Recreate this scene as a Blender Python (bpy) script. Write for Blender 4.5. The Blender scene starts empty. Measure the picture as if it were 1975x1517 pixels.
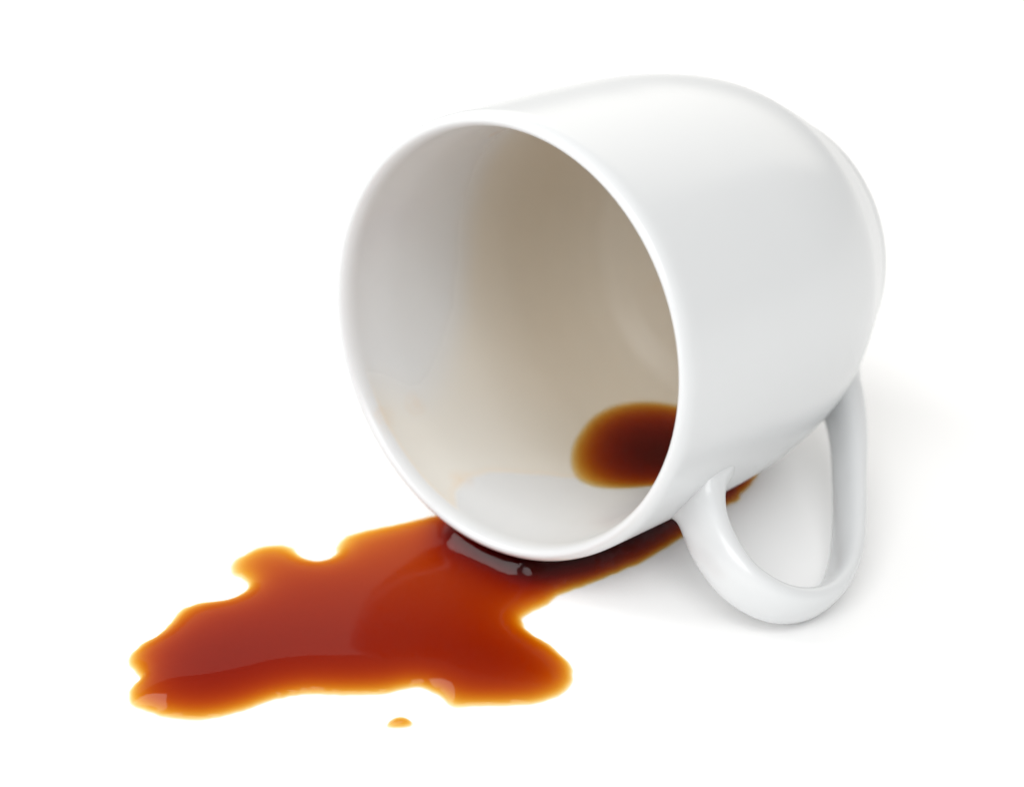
import bpy, bmesh, math, random
import numpy as np
from mathutils import Matrix, Vector
from mathutils.geometry import delaunay_2d_cdt
from mathutils.kdtree import KDTree

random.seed(4); rng = np.random.default_rng(4)
S = 0.001                       # all working lengths are millimetres
sc = bpy.context.scene
col = sc.collection

# ------------------------------------------------------------------ camera
FPX, IW, IH = 4000.9, 1975.0, 1517.0          # focal length in photo pixels
PITCH = math.radians(28.0)
C_cam = np.array([-1.677, -9.441, 376.18])    # centre of the mug's mouth, seen from the camera
A_cam = np.array([0.64324, -0.24953, 0.72386]); A_cam /= np.linalg.norm(A_cam)
cp, sp = math.cos(PITCH), math.sin(PITCH)
R_cw = np.array([[1, 0, 0], [0, -sp, cp], [0, -cp, -sp]])   # camera (right, down, forward) -> world

# outer profile of the mug: (t along the axis from the lip, radius)
PT = np.array([0, 12.5, 29.3, 46.0, 57.0, 65.0, 71.0, 76.0, 79.5, 81.6])
PR = np.array([42.0, 42.15, 42.25, 41.9, 40.6, 38.7, 36.15, 33.9, 31.95, 31.0])
HB = 85.6                                     # lip to foot
# inner profile
QT = np.array([0, 4.0, 12.5, 29.3, 46.0, 55.0, 62.0, 68.0, 72.0, 74.6, 76.0, 76.5])
QR = np.array([39.0, 38.9, 38.3, 38.2, 39.1, 39.0, 37.6, 34.6, 30.4, 24.0, 14.0, 0.0])

def hermite(tk, rk, t):
    t = np.asarray(t, float)
    d = np.diff(rk) / np.diff(tk)
    m = np.concatenate([[d[0]], (d[1:] + d[:-1]) / 2, [d[-1]]])
    i = np.clip(np.searchsorted(tk, t) - 1, 0, len(tk) - 2)
    h = tk[i + 1] - tk[i]; x = (t - tk[i]) / h
    return ((2*x**3 - 3*x**2 + 1)*rk[i] + (x**3 - 2*x**2 + x)*h*m[i]
            + (-2*x**3 + 3*x**2)*rk[i + 1] + (x**3 - x**2)*h*m[i + 1])

r_out = lambda t: hermite(PT, PR, t)
r_in = lambda t: hermite(QT, QR, np.clip(t, 0, 76.5))

a_w = R_cw @ A_cam
dn = np.array([0, 0, -1.0])
e_w = dn - (dn @ a_w) * a_w; e_w /= np.linalg.norm(e_w)     # radial direction that points down
s_w = np.cross(a_w, e_w)
C0 = R_cw @ C_cam
tt = np.linspace(0, 81.6, 300)
low = np.min(C0[2] + a_w[2]*tt + e_w[2]*r_out(tt))
CAM = np.array([-C0[0], -C0[1], -low])        # table top is z = 0, the mouth stands over x = y = 0
C_w = C0 + CAM

def ray(px):
    return R_cw @ np.array([(px[0] - IW/2)/FPX, (px[1] - IH/2)/FPX, 1.0])
def ground(px, z=0.0):
    d = ray(px); return CAM + d * ((z - CAM[2]) / d[2])

cam_d = bpy.data.cameras.new('camera'); cam = bpy.data.objects.new('camera', cam_d); col.objects.link(cam)
cam.location = CAM * S; cam.rotation_euler = (math.pi/2 - PITCH, 0, 0)
cam_d.sensor_fit = 'HORIZONTAL'; cam_d.sensor_width = 36.0; cam_d.lens = FPX / IW * 36.0
cam_d.clip_start = 0.01; cam_d.clip_end = 50
cam_d.dof.use_dof = True; cam_d.dof.focus_distance = 0.370; cam_d.dof.aperture_fstop = 11.0
cam_d.dof.aperture_blades = 0
sc.camera = cam

# ------------------------------------------------------------------ light
w = bpy.data.worlds.new('World'); sc.world = w; w.use_nodes = True
bg = w.node_tree.nodes['Background']; bg.inputs[0].default_value = (1.0, 0.995, 0.985, 1); bg.inputs[1].default_value = 0.53

def softbox(name, loc, target, sx, sy, power, color=(1, 1, 1)):
    l = bpy.data.lights.new(name, 'AREA'); l.shape = 'RECTANGLE'; l.size = sx; l.size_y = sy
    l.energy = power; l.color = color
    o = bpy.data.objects.new(name, l); col.objects.link(o)
    o.location = loc
    o.rotation_euler = (Vector(target) - Vector(loc)).to_track_quat('-Z', 'Y').to_euler()
    return o
softbox('back_softbox', (0.0, 1.25, 0.72), (0, 0.0, 0.10), 2.8, 0.80, 6.8, (1, 0.96, 0.88))
softbox('overhead_softbox', (-0.20, -0.98, 1.08), (0, 0.03, 0.0), 1.4, 0.8, 14.0)
softbox('left_softbox', (-0.85, 0.12, 0.90), (-0.01, 0.0, 0.0), 0.62, 0.62, 6.0)

sc.view_settings.view_transform = 'Standard'; sc.view_settings.look = 'None'
sc.view_settings.exposure = 0.15; sc.view_settings.gamma = 1.0
sc.view_settings.use_curve_mapping = False
sc.render.engine = 'CYCLES'
sc.cycles.use_denoising = True
sc.cycles.max_bounces = 16; sc.cycles.diffuse_bounces = 8; sc.cycles.glossy_bounces = 8
sc.cycles.transparent_max_bounces = 24; sc.cycles.transmission_bounces = 8

# ------------------------------------------------------------------ node helpers
def new_mat(name):
    m = bpy.data.materials.new(name); m.use_nodes = True
    nt = m.node_tree; nt.nodes.clear()
    return m, nt, nt.nodes.new('ShaderNodeOutputMaterial')
def N(nt, typ, **kw):
    n = nt.nodes.new('ShaderNode' + typ)
    for k, v in kw.items(): setattr(n, k, v)
    return n
def L(nt, a, b): nt.links.new(a, b)
def math_node(nt, op, a, b=None, clamp=False):
    n = N(nt, 'Math', operation=op, use_clamp=clamp)
    for i, v in enumerate((a, b)):
        if v is None: continue
        if isinstance(v, (int, float)): n.inputs[i].default_value = v
        else: L(nt, v, n.inputs[i])
    return n.outputs[0]
def smooth(nt, v, lo, hi):
    n = N(nt, 'MapRange', interpolation_type='SMOOTHSTEP')
    L(nt, v, n.inputs[0]); n.inputs[1].default_value = lo; n.inputs[2].default_value = hi
    return n.outputs[0]
def noise(nt, vec, scale, detail=3, rough=.55):
    n = N(nt, 'TexNoise'); n.inputs['Scale'].default_value = scale
    n.inputs['Detail'].default_value = detail; n.inputs['Roughness'].default_value = rough
    if vec is not None: L(nt, vec, n.inputs['Vector'])
    return n.outputs['Fac']
def mix_col(nt, fac, a, b, mode='MIX'):
    n = N(nt, 'Mix', data_type='RGBA', blend_type=mode)
    if isinstance(fac, (int, float)): n.inputs['Factor'].default_value = fac
    else: L(nt, fac, n.inputs['Factor'])
    for k, v in (('A', a), ('B', b)):
        s = [x for x in n.inputs if x.name == k and x.type == 'RGBA'][0]
        if isinstance(v, tuple): s.default_value = (*v, 1)
        else: L(nt, v, s)
    return [x for x in n.outputs if x.type == 'RGBA'][0]

# ------------------------------------------------------------------ materials
def mat_table():
    m, nt, out = new_mat('white_laminate')
    b = N(nt, 'BsdfPrincipled'); tc = N(nt, 'TexCoord')
    c = mix_col(nt, noise(nt, tc.outputs['Object'], 9, 4), (0.925, 0.925, 0.92), (0.935, 0.935, 0.935))
    L(nt, c, b.inputs['Base Color']); b.inputs['Roughness'].default_value = 0.55
    b.inputs['Specular IOR Level'].default_value = 0.25
    bp = N(nt, 'Bump'); bp.inputs['Strength'].default_value = 0.03; bp.inputs['Distance'].default_value = 0.0005
    L(nt, noise(nt, tc.outputs['Object'], 900, 2), bp.inputs['Height']); L(nt, bp.outputs[0], b.inputs['Normal'])
    L(nt, b.outputs[0], out.inputs[0]); return m

WHITE = (0.655, 0.667, 0.673)
def glaze(nt, color, rough=None):
    b = N(nt, 'BsdfPrincipled'); tc = N(nt, 'TexCoord')
    if isinstance(color, tuple): b.inputs['Base Color'].default_value = (*color, 1)
    else: L(nt, color, b.inputs['Base Color'])
    if rough is None: b.inputs['Roughness'].default_value = 0.24
    else: L(nt, rough, b.inputs['Roughness'])
    b.inputs['IOR'].default_value = 1.5
    bp = N(nt, 'Bump'); bp.inputs['Strength'].default_value = 0.12; bp.inputs['Distance'].default_value = 0.0006
    L(nt, noise(nt, tc.outputs['Object'], 32, 2, .4), bp.inputs['Height']); L(nt, bp.outputs[0], b.inputs['Normal'])
    return b

def mat_glaze():
    m, nt, out = new_mat('white_porcelain_glaze')
    L(nt, glaze(nt, WHITE).outputs[0], out.inputs[0]); return m

def mat_mug():
    # white glaze; "film" is the signed distance in mm into the dried coffee film, "drip" the smudges at the lip
    m, nt, out = new_mat('stained_white_porcelain')
    tc = N(nt, 'TexCoord'); ob = tc.outputs['Object']
    film = N(nt, 'Attribute', attribute_name='film').outputs['Fac']
    drip = N(nt, 'Attribute', attribute_name='drip').outputs['Fac']
    wob = math_node(nt, 'MULTIPLY', math_node(nt, 'SUBTRACT', noise(nt, ob, 130, 3), 0.5), 1.6)
    sd = math_node(nt, 'ADD', film, wob)
    fade = smooth(nt, N(nt, 'Attribute', attribute_name='fade').outputs['Fac'], -7.0, 6.0)
    f = math_node(nt, 'MULTIPLY', smooth(nt, sd, -0.7, 0.9), fade)
    edge = math_node(nt, 'MULTIPLY', f, math_node(nt, 'SUBTRACT', 1.0, smooth(nt, sd, 0.5, 2.6)))
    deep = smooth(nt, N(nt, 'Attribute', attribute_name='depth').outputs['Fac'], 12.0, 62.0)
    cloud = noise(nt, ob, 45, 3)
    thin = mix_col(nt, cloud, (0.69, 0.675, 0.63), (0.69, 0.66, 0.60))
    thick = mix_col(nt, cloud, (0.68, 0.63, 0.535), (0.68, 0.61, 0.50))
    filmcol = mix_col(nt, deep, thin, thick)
    filmcol = mix_col(nt, math_node(nt, 'MULTIPLY', edge, 0.16), filmcol, (0.72, 0.54, 0.36))
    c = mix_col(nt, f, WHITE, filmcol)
    d = math_node(nt, 'MULTIPLY', drip, smooth(nt, noise(nt, ob, 240, 4), 0.30, 0.62))
    c = mix_col(nt, d, c, (0.66, 0.46, 0.27))
    ro = math_node(nt, 'ADD', math_node(nt, 'MULTIPLY', f, 0.16), 0.24)      # the dried film is duller than the glaze
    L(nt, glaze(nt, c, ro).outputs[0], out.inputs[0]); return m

def mat_coffee(name, density, color, shine=0.10):
    # clear liquid: Fresnel reflection on the surface, absorption through its real depth
    m, nt, out = new_mat(name)
    tr = N(nt, 'BsdfTransparent'); gl = N(nt, 'BsdfGlossy'); gl.inputs['Roughness'].default_value = 0.0
    fr = N(nt, 'Fresnel'); fr.inputs['IOR'].default_value = 1.34
    geo = N(nt, 'NewGeometry')
    # the glancing part of the surface shine is scaled down below plain Fresnel
    fac = math_node(nt, 'ADD', math_node(nt, 'MULTIPLY', math_node(nt, 'SUBTRACT', fr.outputs[0], 0.0211), shine), 0.0175)
    fac = math_node(nt, 'MULTIPLY', fac, math_node(nt, 'SUBTRACT', 1.0, geo.outputs['Backfacing']))
    mx = N(nt, 'MixShader'); L(nt, fac, mx.inputs[0]); L(nt, tr.outputs[0], mx.inputs[1]); L(nt, gl.outputs[0], mx.inputs[2])
    va = N(nt, 'VolumeAbsorption'); va.inputs['Color'].default_value = (*color, 1); va.inputs['Density'].default_value = density
    L(nt, mx.outputs[0], out.inputs['Surface']); L(nt, va.outputs[0], out.inputs['Volume'])
    return m

M_table, M_glaze, M_mug = mat_table(), mat_glaze(), mat_mug()
COFFEE = (0.902, 0.675, 0.0)
M_coffee = mat_coffee('spilled_coffee', 1480.0, COFFEE)
M_pool = mat_coffee('coffee_dregs', 1550.0, (0.888, 0.655, 0.0), 0.3)

# ------------------------------------------------------------------ mesh helpers
def mesh_obj(name, verts, faces, mat, parent=None, smooth_shade=True):
    me = bpy.data.meshes.new(name)
    me.from_pydata([tuple(v) for v in verts], [], [tuple(int(i) for i in f) for f in faces]); me.update()
    if smooth_shade: me.polygons.foreach_set('use_smooth', [True]*len(me.polygons))
    me.materials.append(mat)
    o = bpy.data.objects.new(name, me); col.objects.link(o)
    if parent: o.parent = parent
    return o
def tag(o, label, cat, group=None):
    o['label'] = label; o['category'] = cat
    if group: o['group'] = group

# ------------------------------------------------------------------ table top
n = 24
xs = np.linspace(-2.0, 2.0, n+1); ys = np.linspace(-1.0, 3.0, n+1)
verts = [(x, y, 0) for y in ys for x in xs]
faces = [(j*(n+1)+i, j*(n+1)+i+1, (j+1)*(n+1)+i+1, (j+1)*(n+1)+i) for j in range(n) for i in range(n)]
table = mesh_obj('tabletop', verts, faces, M_table, smooth_shade=False)
table['kind'] = 'structure'

# ------------------------------------------------------------------ mug
mug = bpy.data.objects.new('mug', None); col.objects.link(mug)
base = C_w + a_w*HB
Mw = Matrix(((e_w[0], s_w[0], a_w[0], base[0]*S), (e_w[1], s_w[1], a_w[1], base[1]*S),
             (e_w[2], s_w[2], a_w[2], base[2]*S), (0, 0, 0, 1)))
mug.matrix_world = Mw
mug.empty_display_size = 0.02
tag(mug, 'white porcelain coffee mug lying on its side with coffee stains inside', 'mug')

# profile, from the centre of the foot round the outside to the lip and back along the inside
prof = [(80.6, 0.0), (80.8, 15.0), (81.2, 25.0), (82.0, 26.8), (84.7, 27.4), (85.4, 28.0), (85.6, 28.6), (85.45, 29.2), (84.9, 29.75), (83.8, 30.25), (82.7, 30.55), (81.8, 30.78)]
ts = np.linspace(80.2, 2.6, 110)
prof += [(t, float(r_out(t))) for t in ts]
wl = 42.0 - 39.0; rl = wl/2                                     # rounded lip
for k in range(1, 16):
    an = math.pi*k/16
    prof.append((rl*1.25*(1 - math.sin(an)) - 1.25*math.sin(an), 40.5 + rl*math.cos(an)))
n_out = len(prof)
tq = np.concatenate([np.linspace(1.9, 66, 120), np.linspace(66.4, 76.2, 50)])
prof += [(t, float(r_in(t))) for t in tq]
prof.append((76.5, 0.0))
NS = 320
prof = np.array(prof); npf = len(prof)
ang = np.arange(NS)*2*math.pi/NS
V, F = [], []
idx = []
for i, (t, r) in enumerate(prof):
    if r == 0.0:
        idx.append([len(V)]*NS); V.append((0, 0, (t - HB)*S))
    else:
        idx.append(list(range(len(V), len(V)+NS)))
        V += [(r*math.cos(q)*S, r*math.sin(q)*S, (t - HB)*S) for q in ang]
for i in range(npf-1):
    A_, B_ = idx[i], idx[i+1]
    for j in range(NS):
        k = (j+1) % NS
        f = [A_[j], A_[k], B_[k], B_[j]]
        g = []
        for v in f:
            if v not in g: g.append(v)
        F.append(g)
body = mesh_obj('body', V, F, M_mug, mug)
bm = bmesh.new(); bm.from_mesh(body.data); bmesh.ops.recalc_face_normals(bm, faces=bm.faces); bm.to_mesh(body.data); bm.free()

# --- where the dried film begins: outlines seen in the photograph, laid on the inner wall
def hit_inner(px):
    d = ray(px)
    lo = None
    for lam in np.linspace(300, 520, 2200):
        X = CAM + d*lam - C_w
        t = X @ a_w; q = X - t*a_w; r = np.linalg.norm(q)
        if t > 0 and t < 76.4:
            ri = float(r_in(t))
            if lo is not None and r >= ri: break
            if r < ri: lo = lam
    an = math.atan2(q @ s_w, q @ e_w)
    return t, an
RU = 38.8
def poly_sd(P, Q):
    """signed distance (mm, positive inside) of points P to polygon Q"""
    A = Q; B = np.roll(Q, -1, 0); dmin = np.full(len(P), 1e9); inside = np.zeros(len(P), bool)
    for p0, p1 in zip(A, B):
        d = p1 - p0; h = np.clip(((P - p0) @ d)/max(d @ d, 1e-12), 0, 1)
        dmin = np.minimum(dmin, np.hypot(*(P - p0 - h[:, None]*d).T))
        c = ((p0[1] > P[:, 1]) != (p1[1] > P[:, 1]))
        with np.errstate(divide='ignore', invalid='ignore'):
            xi = (p1[0]-p0[0])*(P[:, 1]-p0[1])/(p1[1]-p0[1]) + p0[0]
        inside ^= c & (P[:, 0] < xi)
    return np.where(inside, dmin, -dmin)
edgeA = [(975, 262), (945, 300), (912, 390), (902, 500), (894, 600), (872, 680), (847, 742), (825, 768), (790, 775), (770, 765), (735, 750), (712, 747)]
edgeB = [(884, 985), (880, 950), (902, 921), (945, 911), (1050, 916), (1180, 929), (1250, 936), (1288, 930)]
def unroll(e):
    h = [hit_inner(p) for p in e]
    an = np.unwrap([q[1] for q in h]); return np.array([(q[0], v*RU) for q, v in zip(h, an)])
UA, UB = unroll(edgeA), unroll(edgeB)
polyA = np.vstack([UA, [(-15, UA[-1, 1]), (-15, UA[0, 1] + 55), (20, UA[0, 1] + 55)]])
polyB = np.vstack([UB, [(UB[-1, 0], UB[-1, 1] - 20), (-15, UB[-1, 1] - 20), (-15, UB[0, 1])]])
co = np.zeros(len(body.data.vertices)*3); body.data.vertices.foreach_get('co', co); co = co.reshape(-1, 3)/S
vt = co[:, 2] + HB; va_ = np.arctan2(co[:, 1], co[:, 0]); vr = np.hypot(co[:, 0], co[:, 1])
isin = (vr < r_in(vt) + 0.4) & (vt < 76.6)
film = np.full(len(co), -30.0)
best = np.full(len(co), -1e9); bestA = np.full(len(co), -1e9)
for sh in (-2*math.pi, 0, 2*math.pi):
    P = np.stack([vt, (va_ + sh)*RU], 1)
    best = np.maximum(best, poly_sd(P, polyB)); bestA = np.maximum(bestA, poly_sd(P, polyA))
film[isin] = -best[isin]
film = np.where(isin, np.minimum(film, (vt - 1.6)*2.0), film)
drip = np.zeros(len(co))
def spot(px, r, k):
    t, an = hit_inner(px)
    dd = np.hypot(vt - t, ((va_ - an + math.pi) % (2*math.pi) - math.pi)*RU)
    drip[:] = np.where(isin, np.maximum(drip, k*np.clip(1 - dd/r, 0, 1)**0.7), drip)
for px, r, k in [((705, 765), 5, .30), ((725, 800), 5, .28), ((742, 845), 3, .35), ((855, 250), 2.5, .35), ((800, 780), 3, .3), ((890, 925), 3, .35), ((955, 258), 2.0, .4), ((985, 262), 1.5, .4)]:
    spot(px, r, k)
# coffee dried along the underside of the lip
da = np.abs((va_ + math.pi) % (2*math.pi) - math.pi)
lip = np.clip(1 - np.abs(vt - 0.9)/1.8, 0, 1) * np.clip(1 - np.abs(va_ - 0.30)/0.9, 0, 1) * (vr > 40.0)
drip = np.maximum(drip, 0.9*lip)
for nm, arr in (('film', film), ('drip', drip), ('depth', vt), ('fade', np.where(isin, -bestA, -30))):
    at = body.data.attributes.new(nm, 'FLOAT', 'POINT'); at.data.foreach_set('value', arr.astype(np.float32))

# --- handle: a strap swept along its centre line in a plane through the axis
PHI = math.radians(-54.985)
HC = np.array([(26.5, 35.0), (23.0, 38.0), (18.34, 42.05), (14.03, 47.87), (12.19, 54.02), (12.66, 60.08), (17.06, 66.0), (24.46, 69.16), (32.72, 68.73), (41.2, 65.3), (49.56, 59.32), (58.05, 52.19), (65.96, 45.3), (71.93, 38.94), (75.2, 33.6), (76.5, 29.0)])
def catmull(P, m):
    P = np.vstack([2*P[0]-P[1], P, 2*P[-1]-P[-2]]); o = []
    for i in range(1, len(P)-2):
        for x in np.linspace(0, 1, m, endpoint=False):
            p0, p1, p2, p3 = P[i-1:i+3]
            o.append(.5*(2*p1 + (p2-p0)*x + (2*p0-5*p1+4*p2-p3)*x*x + (3*p1-p0-3*p2+p3)*x**3))
    o.append(P[-2]); return np.array(o)
path = catmull(HC, 8)
dirh = np.array([math.cos(PHI), math.sin(PHI), 0.0]); nh = np.array([-math.sin(PHI), math.cos(PHI), 0.0]); zax = np.array([0, 0, 1.0])
tan = np.gradient(path, axis=0); tan /= np.linalg.norm(tan, axis=1)[:, None]
V, F = [], []; NC = 40
cum = np.concatenate([[0], np.cumsum(np.linalg.norm(np.diff(path, axis=0), axis=1))])
for i, (p, tg) in enumerate(zip(path, tan)):
    nrm = np.array([-tg[1], tg[0]])                       # in-plane normal (t, rad)
    u = np.clip((cum[i] - 4.5)/(cum[-1] - 9.5), 0, 1)
    half_w = np.interp(u, [0, .25, .5, .75, 1], [5.6, 4.8, 4.65, 4.4, 4.9])
    half_t = np.interp(u, [0, .25, .5, .75, 1], [3.2, 2.6, 1.95, 2.1, 3.3])
    for k in range(NC):
        q = 2*math.pi*k/NC
        c_, s_ = math.cos(q), math.sin(q)
        ex = 2/2.4
        aa = half_w*math.copysign(abs(c_)**ex, c_); bb = half_t*math.copysign(abs(s_)**ex, s_)
        for it in range(2):                               # flare into a fillet where the strap meets the body
            P2 = p + nrm*bb
            gap = math.hypot(P2[1], aa) - float(r_out(min(P2[0], 81.5)))
            fl = 1 + 0.20*math.exp(-max(gap, 0)/1.5)
            aa *= fl; bb *= fl
        P2 = p + nrm*bb
        X = dirh*P2[1] + nh*aa
        rad = math.hypot(X[0], X[1]); need = float(r_in(P2[0])) + 1.3
        if rad < need: X = X*(need/rad)                   # ends stay inside the wall
        X = X + zax*(P2[0] - HB)
        V.append(X*S)
for i in range(len(path)-1):
    for k in range(NC):
        F.append((i*NC+k, i*NC+(k+1) % NC, (i+1)*NC+(k+1) % NC, (i+1)*NC+k))
F.append(list(range(NC))[::-1]); F.append([(len(path)-1)*NC+k for k in range(NC)])
handle = mesh_obj('handle', V, F, M_glaze, mug)
bm = bmesh.new(); bm.from_mesh(handle.data); bmesh.ops.recalc_face_normals(bm, faces=bm.faces); bm.to_mesh(handle.data); bm.free()

# ------------------------------------------------------------------ liquid bodies
# height of the mug's outside (or inside) wall above the table, as a lookup
def wall_lookup(rf, t0, t1, sgn=1):
    T = np.linspace(t0, t1, 260); Q = np.linspace(-1.3, 1.3, 300)
    TT, QQ = np.meshgrid(T, Q); rr = rf(TT)
    X = C_w + TT[..., None]*a_w + (rr*np.cos(QQ))[..., None]*e_w + (rr*np.sin(QQ))[..., None]*s_w
    Xall = X.reshape(-1, 3); X = Xall[Xall[:, 2] < 16]
    kd = KDTree(len(X))
    for i, x in enumerate(X): kd.insert((x[0], x[1], 0), i)
    kd.balance()
    TQ = np.stack([TT.ravel(), QQ.ravel()], 1)[Xall[:, 2] < 16]
    def pos(t, q):
        r = rf(t); return C_w + t[:, None]*a_w + (r*np.cos(q))[:, None]*e_w + (r*np.sin(q))[:, None]*s_w
    def f(P):
        """height of the wall over the points P, 99 where there is none"""
        near = [kd.find((x, y, 0)) for x, y in P]
        far = np.array([n_[2] > 1.0 for n_ in near])
        t, q = TQ[[n_[1] for n_ in near]].T.copy()
        for _ in range(6):                                  # Newton, from the nearest sample
            X0 = pos(t, q); dt = (pos(t + 1e-3, q) - X0)[:, :2]/1e-3; dq = (pos(t, q + 1e-4) - X0)[:, :2]/1e-4
            e = P - X0[:, :2]; det = dt[:, 0]*dq[:, 1] - dt[:, 1]*dq[:, 0]
            det = np.where(np.abs(det) < 1e-6, 1e-6, det)
            t = t + np.clip((e[:, 0]*dq[:, 1] - e[:, 1]*dq[:, 0])/det, -1, 1)
            q = q + np.clip((dt[:, 0]*e[:, 1] - dt[:, 1]*e[:, 0])/det, -.05, .05)
            t = np.clip(t, t0, t1)
        z = pos(t, q)[:, 2]
        return np.where(far | (z > 16), 99.0, z)
    return f

def resample(P, step):
    P = np.vstack([P, P[:1]]); d = np.concatenate([[0], np.cumsum(np.linalg.norm(np.diff(P, axis=0), axis=1))])
    m = int(d[-1]/step); s = np.linspace(0, d[-1], m, endpoint=False)
    return np.stack([np.interp(s, d, P[:, k]) for k in (0, 1)], 1)
def closed_smooth(P, m=6):
    n_ = len(P); o = []
    for i in range(n_):
        p0, p1, p2, p3 = P[i-1], P[i], P[(i+1) % n_], P[(i+2) % n_]
        for x in np.linspace(0, 1, m, endpoint=False):
            o.append(.5*(2*p1 + (p2-p0)*x + (2*p0-5*p1+4*p2-p3)*x*x + (3*p1-p0-3*p2+p3)*x**3))
    return np.array(o)
def triangulate(B, step):
    lo, hi = B.min(0), B.max(0)
    gx, gy = np.meshgrid(np.arange(lo[0], hi[0], step), np.arange(lo[1], hi[1], step*.866))
    gx[1::2] += step/2
    G = np.stack([gx.ravel(), gy.ravel()], 1)
    G = G + rng.uniform(-.02, .02, G.shape)*step
    G = G[poly_sd(G, B) > step*.55]
    P = np.vstack([B, G]); nb = len(B)
    v, e, f, *_ = delaunay_2d_cdt([Vector(p) for p in P], [], [list(range(nb))], 1, 1e-6)
    v = np.array([tuple(q) for q in v]); f = np.array([list(q) for q in f if len(q) == 3])
    return v, f
def solve_height(v, f, fixed, val, h0, lc):
    """capillary surface: laplacian(h) = (h - h0)/lc^2 with fixed edges, conjugate gradients"""
    p = v[f]; n_ = len(v); W = []; I = []; J = []
    area = .5*np.abs(np.cross(p[:, 1]-p[:, 0], p[:, 2]-p[:, 0]))
    for k in range(3):
        i, j, o = f[:, k], f[:, (k+1) % 3], f[:, (k+2) % 3]
        a_, b_ = v[i]-v[o], v[j]-v[o]
        cot = (a_*b_).sum(1)/np.maximum(np.abs(np.cross(a_, b_)), 1e-9)
        I.append(i); J.append(j); W.append(np.clip(.5*cot, 1e-4, None))
    I, J, W = map(np.concatenate, (I, J, W))
    M = np.bincount(f.ravel(), np.repeat(area/3, 3), n_)/lc**2
    def Aop(h):
        d = W*(h[I]-h[J]); return np.bincount(I, d, n_) - np.bincount(J, d, n_) + M*h
    free = ~fixed; x = np.where(fixed, val, h0)
    r = np.where(free, M*h0 - Aop(x), 0); q = r.copy(); rs = r @ r
    for _ in range(600):
        Aq = np.where(free, Aop(q), 0); al = rs/(q @ Aq + 1e-30)
        x = x + al*q; r = r - al*Aq; rn = r @ r
        if rn < 1e-12: break
        q = r + rn/rs*q; rs = rn
    return x
def closed_sheet(name, v, f, top, bot, mat, origin):
    n_ = len(v)
    V = np.vstack([np.column_stack([v, top]), np.column_stack([v, bot])]) - origin
    cnt = {}
    for t in f:
        for k in range(3):
            e = (int(t[k]), int(t[(k+1) % 3])); cnt[e] = 1
    F = [tuple(t) for t in f] + [(t[2]+n_, t[1]+n_, t[0]+n_) for t in f]
    F += [(b, a, a+n_, b+n_) for a, b in cnt if (b, a) not in cnt]
    o = mesh_obj(name, V*S, F, mat)
    o.location = Vector(tuple(np.array(origin)*S))
    b = bmesh.new(); b.from_mesh(o.data); bmesh.ops.recalc_face_normals(b, faces=b.faces); b.to_mesh(o.data); b.free()
    return o

PUD = [(820, 998), (767, 1010), (706, 1022), (670, 1033), (654, 1044), (647, 1057), (647, 1068), (636, 1077), (615, 1081), (589, 1078), (574, 1066), (568, 1057), (554, 1052), (533, 1050), (499, 1055), (478, 1065), (457, 1077), (445, 1089), (445, 1104), (455, 1113), (468, 1117), (478, 1129), (474, 1139), (460, 1148), (436, 1157), (414, 1160), (390, 1162), (366, 1168), (348, 1176), (337, 1191), (323, 1206), (314, 1217), (299, 1229), (275, 1241), (255, 1258), (247, 1273), (252, 1288), (263, 1299), (269, 1308), (266, 1314), (255, 1323), (248, 1338), (249, 1353), (259, 1364), (287, 1373), (308, 1381), (341, 1387), (372, 1389), (402, 1387), (430, 1382), (478, 1368), (518, 1353), (548, 1346), (578, 1340), (630, 1340), (706, 1341), (749, 1337), (779, 1330), (804, 1326), (822, 1330), (840, 1338), (854, 1350), (868, 1360), (880, 1366), (901, 1363), (944, 1362), (989, 1361), (1029, 1358), (1062, 1349), (1087, 1337), (1102, 1320), (1106, 1306), (1104, 1288), (1090, 1270), (1065, 1247), (1044, 1233), (1023, 1221), (1012, 1209), (1008, 1194), (1017, 1186), (1035, 1177), (1059, 1165), (1074, 1151), (1108, 1138), (1144, 1125), (1172, 1113), (1202, 1101), (1243, 1083), (1279, 1061), (1319, 1036), (1360, 1005), (1400, 978), (1427, 965), (1428, 954), (1437, 949), (1453, 930), (1462, 913), (1440, 900), (1380, 895), (1290, 905), (1150, 935), (1000, 965), (900, 985)]
B = np.array([ground(p)[:2] for p in PUD])
B = resample(closed_smooth(B), 0.55)
# crinkled contact line
k = len(B); s_ = np.arange(k)/k*2*math.pi
wig = sum(rng.normal()*np.sin(m*s_ + rng.uniform(0, 6.28))/(m**.5) for m in range(40, 190))*0.075
tn = np.roll(B, -1, 0) - np.roll(B, 1, 0); tn /= np.linalg.norm(tn, axis=1)[:, None]
B = B + np.stack([-tn[:, 1], tn[:, 0]], 1)*np.clip(wig, -.35, .35)[:, None]
v, f = triangulate(B, 0.75)
bd = np.zeros(len(v), bool)
ec = {}
for t in f:
    for q in range(3):
        e = tuple(sorted((int(t[q]), int(t[(q+1) % 3])))); ec[e] = ec.get(e, 0) + 1
for (i, j), c in ec.items():
    if c == 1: bd[i] = bd[j] = True
wall = wall_lookup(r_out, 1.4, 80)
zm = wall(v)
tv = (v - C_w[:2]) @ a_w[:2]/(a_w[:2] @ a_w[:2])             # how far behind the lip
ztop = np.interp(tv, [4, 12], [6.5, 8.5])
wet = (zm < ztop) & ~bd
kw = KDTree(int(wet.sum()))
for n_, (x, y) in enumerate(v[wet]): kw.insert((x, y, 0), n_)
kw.balance()
dw = np.array([kw.find((x, y, 0))[2] for x, y in v])
LC = 3.5 - 1.0*np.exp(-(dw/9.0)**2)                     # the surface climbs in a wide curve to the mug
yb, ym, yf = ground((500, 1045))[1], ground((500, 1200))[1], ground((500, 1335))[1]
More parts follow.
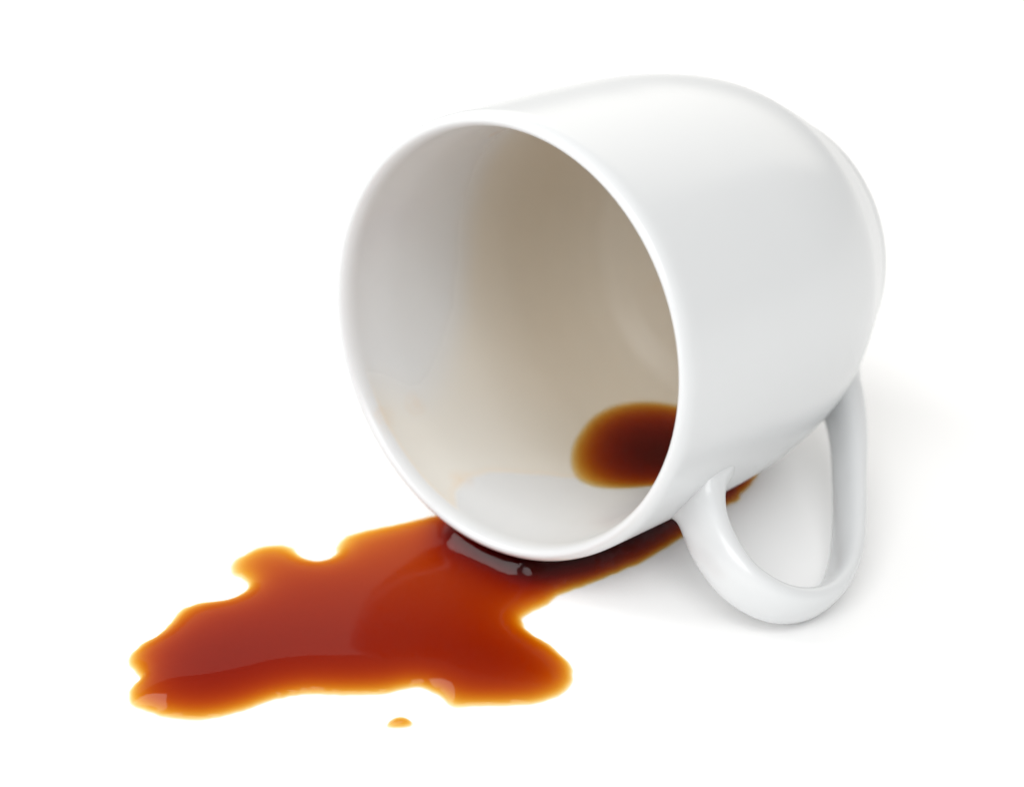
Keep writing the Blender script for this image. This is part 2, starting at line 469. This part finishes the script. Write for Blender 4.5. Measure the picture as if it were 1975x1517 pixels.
H0 = np.interp(v[:, 1], [yf, ym, yb], [3.6, 2.7, 1.75])     # the table falls slightly to the front
H0 = H0 + np.interp(v[:, 0], [-70, -30, 0], [0.2, 0.1, 0.0])
h = solve_height(v, f, bd | wet, np.where(wet, np.minimum(zm + 0.25, ztop + 0.25), 0.0), H0, LC)
ei = np.array(list(ec)); deg = np.bincount(ei.ravel(), minlength=len(v))
for _ in range(4):                                       # even out the contact line along the lip
    av = (np.bincount(ei[:, 0], h[ei[:, 1]], len(v)) + np.bincount(ei[:, 1], h[ei[:, 0]], len(v)))/deg
    h = np.where((dw < 2.5) & ~bd, av, h)
org = np.array([*B.mean(0), 0.0])
puddle = closed_sheet('coffee_puddle', v, f, np.maximum(h, 0) + 0.08, np.full(len(v), 0.05), M_coffee, org)
tag(puddle, 'large puddle of spilled brown coffee running out under the mug', 'spilled coffee')

DROP = [(746, 1402), (749, 1393), (757, 1389), (770, 1386), (785, 1387), (793, 1391), (796, 1394), (793, 1400), (780, 1403), (762, 1404)]
B = resample(closed_smooth(np.array([ground(p)[:2] for p in DROP]), 4), 0.3)
v, f = triangulate(B, 0.4)
dB = poly_sd(v, B); bd = dB < 0.02
h = solve_height(v, f, bd, np.zeros(len(v)), 3.0, 1.0)
drop = closed_sheet('coffee_drop', v, f, np.maximum(h, 0) + 0.06, np.full(len(v), 0.05), M_coffee, np.array([*B.mean(0), 0.0]))
tag(drop, 'small lone drop of coffee on the white table in front of the puddle', 'coffee drop')

# coffee left in the belly of the mug: a level surface against the inner wall
wall_i = wall_lookup(r_in, 1.0, 76.3)
T = np.linspace(1, 76.3, 400)
zi = C_w[2] + a_w[2]*T + e_w[2]*r_in(T)
ZP = float(np.interp(30.0, T, zi))         # it reaches forward to 30 mm from the lip
L1, L2 = [], []
for t in T:
    r = float(r_in(t)); cz = (C_w[2] + a_w[2]*t - ZP)/(-e_w[2]*r)
    if cz < 1:
        q = math.acos(cz)
        for sg, lst in ((1, L1), (-1, L2)):
            X = C_w + t*a_w + r*(math.cos(q)*e_w + sg*math.sin(q)*s_w); lst.append(X[:2])
B = resample(np.array(L1 + L2[::-1]), 0.6)
v, f = triangulate(B, 0.8)
zb = np.minimum(wall_i(v), ZP) + 0.05
pool = closed_sheet('coffee_dregs', v, f, np.full(len(v), ZP + 0.10), np.minimum(zb, ZP + 0.06), M_pool, np.array([*B.mean(0), ZP]))
tag(pool, 'small dark pool of coffee left inside the tipped mug', 'coffee dregs')
